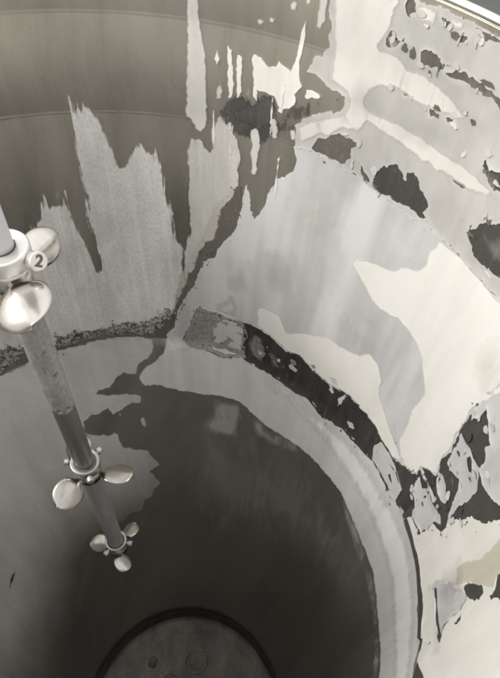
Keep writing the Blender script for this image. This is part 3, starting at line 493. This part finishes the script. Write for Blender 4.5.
S('white_band', 'residue_film', 'white_band', .0032, 'ivory film in two slanting bands below the rim', amp=.003, curl=.001)
S('top_cream', 'residue_film', 'white_band', .0031, 'ivory patch directly under the rim', amp=.003)
S('cream_big', 'residue_film', 'cream', .0028, 'broad cream film on the right wall', amp=.0025, curl=.0012)
S('cream_strip', 'residue_film', 'cream', .0027, 'cream strip above the black curved band', amp=.0025)
S('cream_small', 'residue_film', 'cream_dim', .0027, amp=.0025)
S('crust1', 'crust_patch', 'crust', .0026, 'dark pitted crust on the ring seam behind the shaft', rough=.0010, amp=.010, step=.003, grid=.008)
S('crust2', 'crust_patch', 'crust', .0026, 'dark pitted crust along the ring seam', rough=.0010, amp=.010, step=.003, grid=.008)
S('crackdirt', 'grime_patch', 'brown', .0006, 'dark grime along the diagonal crack', amp=.004, step=.0035, rough=.0004)
S('crustgap', 'bare_patch', 'wash', .0020, amp=.004)
S('box', 'residue_patch', 'box', .0018, 'mottled grey four-sided patch with black edges', rough=.002, amp=.004, step=.0035)
S('boxfilm', 'residue_film', 'chip', .0034, 'plain grey film inside the mottled patch')
for k in ('flake1', 'flake2', 'flake3'): S(k, 'residue_chip', 'chip', .0034, curl=.003, step=.003)
for k in ('flake4', 'flake5'): S(k, 'residue_smudge', 'smudge', .0034, curl=.001, step=.003, amp=.005)
rs = random.Random(5)
for i in range(22):     # crumbs and scraps of film left on the black band
    t = rs.random() ** 1.5; a = 70 - 50 * t; z = 3.045 + .16 * math.sin(min(1, t * 1.1) * 1.5) * .55 + rs.uniform(-.03, .035); s = rs.uniform(.004, .016)
    pl = [(a + math.degrees(s * rs.uniform(.4, 1.2) * math.cos(q) / R), z + s * rs.uniform(.5, 1.3) * math.sin(q)) for q in [k * .9 for k in range(7)]]
    sheet('residue_scrap', [pl], rs.choice(('smudge', 'chip', 'smudge', 'box')), tank, .0040, amp=.003, step=.003, curl=.004)
veils = [(58, 3.55, .05, .10, 'veil_pale'), (52, 3.42, .04, .14, 'veil_pale'), (45, 3.33, .05, .07, 'veil_pale'), (64, 3.36, .05, .10, 'veil_grey'), (72, 3.30, .04, .09, 'veil_grey'),
          (17, 3.56, .05, .06, 'veil_pale'), (42, 3.80, .10, .028, 'veil_grey'), (30, 3.78, .08, .03, 'veil_pale'),
         (53, 3.80, .05, .05, 'veil_grey'), (57, 3.90, .03, .04, 'veil_pale'), (24, 3.72, .05, .02, 'veil_pale'), (37, 3.885, .05, .02, 'veil_grey'), (-5, 3.22, .05, .07, 'veil_grey'), (-12, 3.14, .05, .04, 'veil_grey')]
for a, z, sx, sy, mt in veils:     # thin veils where one layer thins out over another
    tl = rs.uniform(-.3, .3)
    pl = [(a + math.degrees(sx * rs.uniform(.7, 1.2) * math.cos(q) / R), z + sy * rs.uniform(.7, 1.2) * math.sin(q) + tl * sx * math.cos(q) * .6) for q in [k * .52 for k in range(12)]]
    sheet('residue_veil', [pl], mt, tank, .0046, amp=.006, step=.008, curl=0)
rs = random.Random(77)
def flake(a, z, s, mt, off, name, curl=.003):
    n = rs.randint(6, 10); el = rs.uniform(.5, 1.5)
    pl = [(a + math.degrees(s * el * rs.uniform(.4, 1.25) * math.cos(q * 6.283 / n) / R), z + s / el * rs.uniform(.4, 1.25) * math.sin(q * 6.283 / n)) for q in range(n)]
    sheet(name, [pl], mt, tank, off, amp=.003, step=.003, curl=curl)
for i in range(60):     # torn scraps round the holes and bands of the upper film
    hp_ = P['upper'][1 + rs.randrange(len(P['upper']) - 1)]; a, z = rs.choice(hp_)
    flake(a + rs.gauss(0, 1.2), min(3.935, z + rs.gauss(0, .008)), rs.uniform(.002, .0075), rs.choice(('upper', 'white_band', 'brown', 'upper', 'chip')), .0046, 'residue_scrap')
dr = [(math.radians(a) * R, z) for a, z in P['dark_right'][0]]
k = 0
while k < 46:           # shards scattered over the black tear on the right
    a, z = rs.uniform(-4, 22), rs.uniform(3.04, 3.58)
    if not inside(np.array([[math.radians(a) * R, z]]), [dr])[0]: continue
    k += 1; flake(a, z, rs.uniform(.003, .011), rs.choice(('chip', 'chip', 'upper', 'dark', 'smudge')), .0052, 'residue_shard', .006)
rs = random.Random(31); top = [q for q in P['spiky'][0] if q[1] > 3.3]
for i in range(60):     # thin upward slivers along the top of the grey film
    a, z = rs.choice(top); a += rs.uniform(-1.5, 1.5); z += rs.uniform(-.06, .02); wd = rs.uniform(.08, .3); ln = rs.uniform(.015, .07)
    pl = [(a - wd, z - ln * .4), (a - wd * .5, z + ln * .2), (a, z + ln), (a + wd * .4, z + ln * .3), (a + wd, z - ln * .3), (a, z - ln)]
    sheet('residue_sliver', [pl], 'dab' if i % 3 else 'sliver', tank, .0014, amp=.0015, step=.003, curl=.0006)
for k in ('chip1', 'chip2', 'chip3', 'chip4', 'chip5'): S(k, 'residue_chip', 'chip', .0020, 'pale grey chip over the black underlayer', curl=.009, amp=.0030, step=.0035)
S('white_low', 'residue_film', 'white', .0018, 'bright white film on the lower right wall', curl=.003, amp=.003)
S('beige', 'residue_film', 'beige', .0034, 'beige film over the bright white film', amp=.002, curl=0)
S('flap1', 'residue_flap', 'chip', .0045, 'loose grey triangular flap', curl=.008)
S('flap2', 'residue_flap', 'white', .0045, 'loose white strip beside a dark slit', curl=.006)

S('slitA', 'dark_slit', 'dark', .0050, 'long black slit between the lower band and the white film', curl=0, amp=.0012)
S('slitB', 'dark_slit', 'dark', .0068, curl=0, amp=.0006)
S('slitC', 'dark_slit', 'dark', .0050, curl=0, amp=.0012)

# small crumbs and pinholes, far too many to count
def specks(name, spots, mat, label):
    vs = []; fs = []; uv = []
    for u, v, r, lift in spots:
        b = len(vs); k = rs.randint(5, 8); st = rs.uniform(.6, 1.8)
        x, y, rr = surf(v)
        def pt(uu, vv, hgt):
            a = uu / R; x, y, rr = surf(vv); rr -= hgt; vs.append((x + rr * math.cos(a), y + rr * math.sin(a), vv)); uv.append((uu, vv))
        pt(u, v, lift + r * .25)
        for i in range(k):
            a = 2 * math.pi * i / k; q = r * rs.uniform(.5, 1.3); pt(u + q * math.cos(a), v + q * st * math.sin(a), lift - .0006)
        fs += [(b, b + 1 + (i + 1) % k, b + 1 + i) for i in range(k)]
    me = bpy.data.meshes.new(name); me.from_pydata(vs, [], fs); ul = me.uv_layers.new(name='UVMap')
    idx = np.zeros(len(me.loops), dtype=np.int32); me.loops.foreach_get('vertex_index', idx); ul.data.foreach_set('uv', np.array(uv, dtype=np.float32)[idx].ravel())
    o = link(name, me, mat, tank, label); o['kind'] = 'stuff'; return o
rs = random.Random(11)
def along(key, n, spread, r0, r1, lift):
    out = []; lp = [(math.radians(a) * R, z) for a, z in P[key][0]]
    for _ in range(n):
        i = rs.randrange(len(lp)); a, b_ = lp[i], lp[(i + 1) % len(lp)]; t = rs.random()
        out.append((a[0] + (b_[0] - a[0]) * t + rs.gauss(0, spread), min(3.93, a[1] + (b_[1] - a[1]) * t + rs.gauss(0, spread)), r0 + (r1 - r0) * rs.random() ** 3, lift))
    return out
specks('dark_specks', along('band', 110, .008, .0006, .0028, .0018) + along('dark_right', 90, .007, .0006, .003, .0022) + along('crackdirt', 90, .007, .0006, .003, .0016)
       + along('box', 70, .005, .0006, .003, .0022) + along('crust2', 60, .014, .0005, .0026, .0024) + along('crust1', 30, .012, .0005, .0026, .0024)
       + along('upper', 30, .02, .0005, .0016, .0018) + along('cream_big', 16, .05, .0005, .0013, .0020) + along('white_low', 24, .02, .0005, .002, .0020), 'dark', 'tiny black crumbs along the torn edges')
specks('pale_specks', along('chunk', 50, .012, .0006, .0026, .0012) + along('sootlump', 90, .012, .0006, .0030, .0018) + along('spiky', 160, .006, .0005, .0018, .0006)
       + along('streak', 40, .004, .0005, .0016, .0006) + along('dab3', 25, .006, .0006, .0024, .001) + along('topdab', 25, .010, .0006, .002, .0008), 'dab', 'tiny pale flecks on the bare steel')

# the same dried film goes on round the wall behind the camera
def blob_poly(a0, a1, z0, z1, sd, n=14):
    out = []
    for i in range(n): out.append((a0 + (a1 - a0) * i / n, z0 + .05 * noise.noise(Vector((i * .9, sd, 0)))))
    for i in range(n): out.append((a1, z0 + (z1 - z0) * i / n)) if i % 4 == 0 else None
    for i in range(n): out.append((a1 - (a1 - a0) * i / n, z1 + .05 * noise.noise(Vector((i * .9, sd, 5)))))
    for i in range(n): out.append((a0, z1 - (z1 - z0) * i / n)) if i % 4 == 0 else None
    return out
for i, (a0, a1, z0, z1, mt, lb) in enumerate([(-60, 3, 3.62, 3.94, 'upper', None), (-88, -29, 3.06, 3.60, 'white', None), (-150, -92, 3.08, 3.86, 'main', None), (-208, -154, 3.07, 3.55, 'grey_rough', None), (-150, -25, 2.76, 3.03, 'lower', None)]):
    sheet('residue_film', [blob_poly(a0, a1, z0, z1, i * 3.1)], mt, tank, .0012, amp=.006, step=.01, grid=.05)

# ------------------------------------------------------------------ the agitator
SX, SY = -.003, .001
agi = empty('agitator', (SX, SY, 3.09), 'steel agitator shaft with three small propellers hanging down the tank', 'agitator')
def at(prof, name, mat, parent, label=None, seg=40, wob=None):
    return lathe(name, prof, mat, parent, seg, label=label, wob=wob)
SR = .0137
ZP = (3.896, 3.492, 3.168)     # propeller collars
lump = lambda a, z: .0007 * noise.noise(Vector((math.cos(a) * 2, math.sin(a) * 2, z * 60))) + .0005 * noise.noise(Vector((math.cos(a) * 5, math.sin(a) * 5, z * 200)))
def tube(z0, z1, r, mat, label, wob=None):
    n = max(2, int((z1 - z0) / .006)); prof = [(r, z0 + (z1 - z0) * i / n) for i in range(n + 1)]
    return at([(.0, z0)] + prof + [(.0, z1)], 'shaft', mat, agi, label, 40, wob)
tube(ZP[0], 4.60, .0118, 'shaft_pale', 'upper shaft dulled by pale dried film')
coat = tube(3.648, ZP[0] - .004, SR + .0010, 'shaft_coat', 'shaft length caked in lumpy grey residue', lump)
for v in coat.data.vertices:       # torn lower end of the caked length
    if v.co.z < 3.668:
        k_ = (SR + .0002) / max(.001, math.hypot(v.co.x, v.co.y)) if v.co.z < 3.662 else 1
        if math.hypot(v.co.x, v.co.y) > .005: v.co.x *= k_; v.co.y *= k_
        v.co.z += .016 * noise.noise(Vector((v.co.x * 160, v.co.y * 160, 1.7))) + .006 * noise.noise(Vector((v.co.x * 500, v.co.y * 500, 4)))
tube(ZP[1], 3.645, SR, 'shaft', 'clean dark steel length of shaft')
tube(3.13, ZP[1], SR + .0004, 'shaft_dark', 'dark grimy lower shaft', lump)

def blade_mesh(name, r0, r1, wmax, pitch, thick, camber, crease=.6, mat='prop_shaded'):
    """one rounded propeller blade pointing along +X, twisted from root to tip, with thickness"""
    nu, nv = 18, 13; vs = []; fs = []; uv = []
    for side in (1, -1):
        for i in range(nu):
            t = 1 - (1 - i / (nu - 1)) ** 1.9
            r = r0 + (r1 - r0) * t
            wd = wmax * (.30 * (1 - t) ** 2 + math.sqrt(max(0, 1 - ((t - .56) / .4401) ** 2)) if t > .12 else .30 * (1 - t) ** 2 + math.sqrt(max(0, 1 - ((t - .56) / .4401) ** 2)))
            wd = max(wd, .0006 if t > .9 else wmax * .34 * (1 - t)); 
            pa = pitch * (1.25 - .45 * t)
            for j in range(nv):
                s = -1 + 2 * j / (nv - 1)
                y = s * wd / 2 * 1.0
                th = thick * (1 - .75 * t) * math.sqrt(max(0, 1 - s * s)) + .0004
                z = side * th / 2 + camber * min(1, wd / wmax * 1.1) * ((1 - crease) * (1 - s * s) + crease * (1 - abs(s))) + .003 * t * s
                vs.append((r, y * math.cos(pa) - z * math.sin(pa), y * math.sin(pa) + z * math.cos(pa))); uv.append((r, y))
    n1 = nu * nv
    for sd in (0, 1):
        for i in range(nu - 1):
            for j in range(nv - 1):
                a = sd * n1 + i * nv + j; q = (a, a + nv, a + nv + 1, a + 1)
                fs.append(q if sd == 0 else tuple(reversed(q)))
    for i in range(nu - 1):
        for j in (0, nv - 1):
            a = i * nv + j; q = (a, n1 + a, n1 + a + nv, a + nv); fs.append(q if j == 0 else tuple(reversed(q)))
    for j in range(nv - 1):
        a = (nu - 1) * nv + j; fs.append((a, n1 + a, n1 + a + 1, a + 1))
    me = bpy.data.meshes.new(name); me.from_pydata(vs, [], fs)
    ul = me.uv_layers.new(name='UVMap'); idx = np.zeros(len(me.loops), dtype=np.int32); me.loops.foreach_get('vertex_index', idx)
    ul.data.foreach_set('uv', np.array(uv, dtype=np.float32)[idx].ravel())
    for p in me.polygons: p.use_smooth = True
    me.materials.append(MAT[mat]); return me
BLADE = blade_mesh('blade', .015, .065, .040, math.radians(-32), .005, .0035)
BLADE_TOP = blade_mesh('blade', .015, .072, .050, math.radians(14), .006, .006, .6, 'prop')
BLADE_SLIM = blade_mesh('blade', .015, .060, .033, math.radians(50), .007, .007, .6, 'prop')
BLADE_LOW = blade_mesh('blade', .014, .052, .032, math.radians(-34), .005, .003)
def bolt_mesh():
    bm = bmesh.new()
    def cyl(r, x0, x1, seg=20, ch=.0006):
        rings = []
        for r_, x in ((r, x0), (r, x1 - ch), (r - ch, x1)):
            rings.append([bm.verts.new((x, r_ * math.cos(2 * math.pi * k / seg), r_ * math.sin(2 * math.pi * k / seg))) for k in range(seg)])
        for a, b in zip(rings, rings[1:]):
            for k in range(seg): bm.faces.new((a[k], a[(k + 1) % seg], b[(k + 1) % seg], b[k]))
        bm.faces.new(rings[-1])
    cyl(.0028, .017, .024); cyl(.0050, .0235, .0300)
    me = bpy.data.meshes.new('bolt'); bm.to_mesh(me); bm.free(); me.uv_layers.new(name='UVMap')
    me.materials.append(MAT['collar']); return me
BOLT = bolt_mesh()
def child(name, me, parent, mtx, label=None):
    o = bpy.data.objects.new(name, me); col.objects.link(o); o.parent = parent; o.matrix_local = mtx
    if label: o['label'] = label
    return o
def propeller(z, blades, bolts, label, k=1., rs=.0, blade=None, cm='collar', pm='prop_shaded'):
    # collar mesh carries the blades and bolts; agi origin is the shaft foot
    prof = [(SR + .0006, -.0165), (.0185, -.0165), (.0205, -.0155), (.0208, -.0145), (.0208, -.0022), (.0206, -.0014), (.0200, -.0004), (.0196, -.0001), (.0190, .0), (SR + .0018, .0), (SR + .0014, -.0002), (SR + .0006, -.0012)]
    prof = [(r * k if r > .0175 else r + rs, q) for r, q in prof]
    hub = lathe('propeller', prof, cm, agi, 56, True, label=label)
    hub.location = (0, 0, z - 3.09)
    low = lathe('hub', [(SR + .0005, -.045), (.0165, -.045), (.0178, -.043), (.0178, -.017), (SR + .0005, -.017)], pm, hub, 48, True)
    for a in blades:
        child('blade', (BLADE_SLIM if blade is BLADE_TOP and a > 0 and a < 90 else blade) or BLADE, hub, Matrix.Translation((0, 0, -.030)) @ Matrix.Rotation(math.radians(a), 4, 'Z'))
    bs = [child('bolt', BOLT, hub, Matrix.Translation((0, 0, -.009)) @ Matrix.Rotation(math.radians(a), 4, 'Z')) for a in bolts]
    return hub, bs
# tubes were built in world coordinates about the axis: bring the shaft under its empty
for o in list(agi.children): o.location = (0, 0, -3.09)
h0, b0 = propeller(ZP[0], (62, -58, 182), (122, 242), 'bright uppermost propeller with a numbered bolt head', 1.16, -.0018, BLADE_TOP, 'collar_lit', 'prop')
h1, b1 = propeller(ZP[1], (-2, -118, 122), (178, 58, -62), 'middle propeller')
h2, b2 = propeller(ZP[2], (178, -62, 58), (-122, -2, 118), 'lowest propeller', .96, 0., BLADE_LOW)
# numbered cap on the uppermost collar, facing up and out
def cap():
    bm = bmesh.new(); seg = 32; r = .0088; rings = []
    for r_, z in ((r * .55, -.016), (r * .55, -.006), (r, -.006), (r, -.001), (r - .001, 0)):
        rings.append([bm.verts.new((r_ * math.cos(2 * math.pi * k / seg), r_ * math.sin(2 * math.pi * k / seg), z)) for k in range(seg)])
    for a, b in zip(rings, rings[1:]):
        for k in range(seg): bm.faces.new((a[k], a[(k + 1) % seg], b[(k + 1) % seg], b[k]))
    bm.faces.new(rings[-1]); me = bpy.data.meshes.new('numbered_bolt'); bm.to_mesh(me); bm.free(); me.uv_layers.new(name='UVMap')
    me.materials.append(MAT['collar_lit']); return me
ang = math.radians(-12)
nrm = Vector((math.cos(ang), math.sin(ang), 0)); nrm = (nrm * .80 + Vector((.25, -.45, .55))).normalized()
upv = Vector((-.02, .8, .6)); xv = upv.cross(nrm).normalized(); yv = nrm.cross(xv)
M4 = Matrix((xv, yv, nrm)).transposed().to_4x4(); M4.translation = Vector((math.cos(ang) * .0345, math.sin(ang) * .0345, -.007))
nb = child('numbered_bolt', cap(), h0, M4, 'round bolt head stamped 2')
tc = bpy.data.curves.new('digit', 'FONT'); tc.body = '2'; tc.size = .0145; tc.align_x = 'CENTER'; tc.align_y = 'CENTER'; tc.extrude = .0004; tc.offset = .0004
to = bpy.data.objects.new('digit', tc); col.objects.link(to)
dg = bpy.context.evaluated_depsgraph_get(); tm = bpy.data.meshes.new_from_object(to.evaluated_get(dg)); bpy.data.objects.remove(to)
tm.materials.clear(); tm.materials.append(MAT['ink'])
# the stamp is part of the bolt head mesh (one piece of metal): join the two
bm = bmesh.new(); bm.from_mesh(nb.data); nf = len(bm.faces)
tm.transform(Matrix.Translation((0, 0, .0002))); bm.from_mesh(tm); bm.faces.ensure_lookup_table()
for f in bm.faces[nf:]: f.material_index = 1
nb.data.materials.append(MAT['ink']); bm.to_mesh(nb.data); bm.free()

# bosses on the bottom plate
for x, y, r in ((.045, -.085, .026), (.125, -.02, .038), (.20, -.10, .022), (-.02, -.03, .016)): boss(x, y, r)
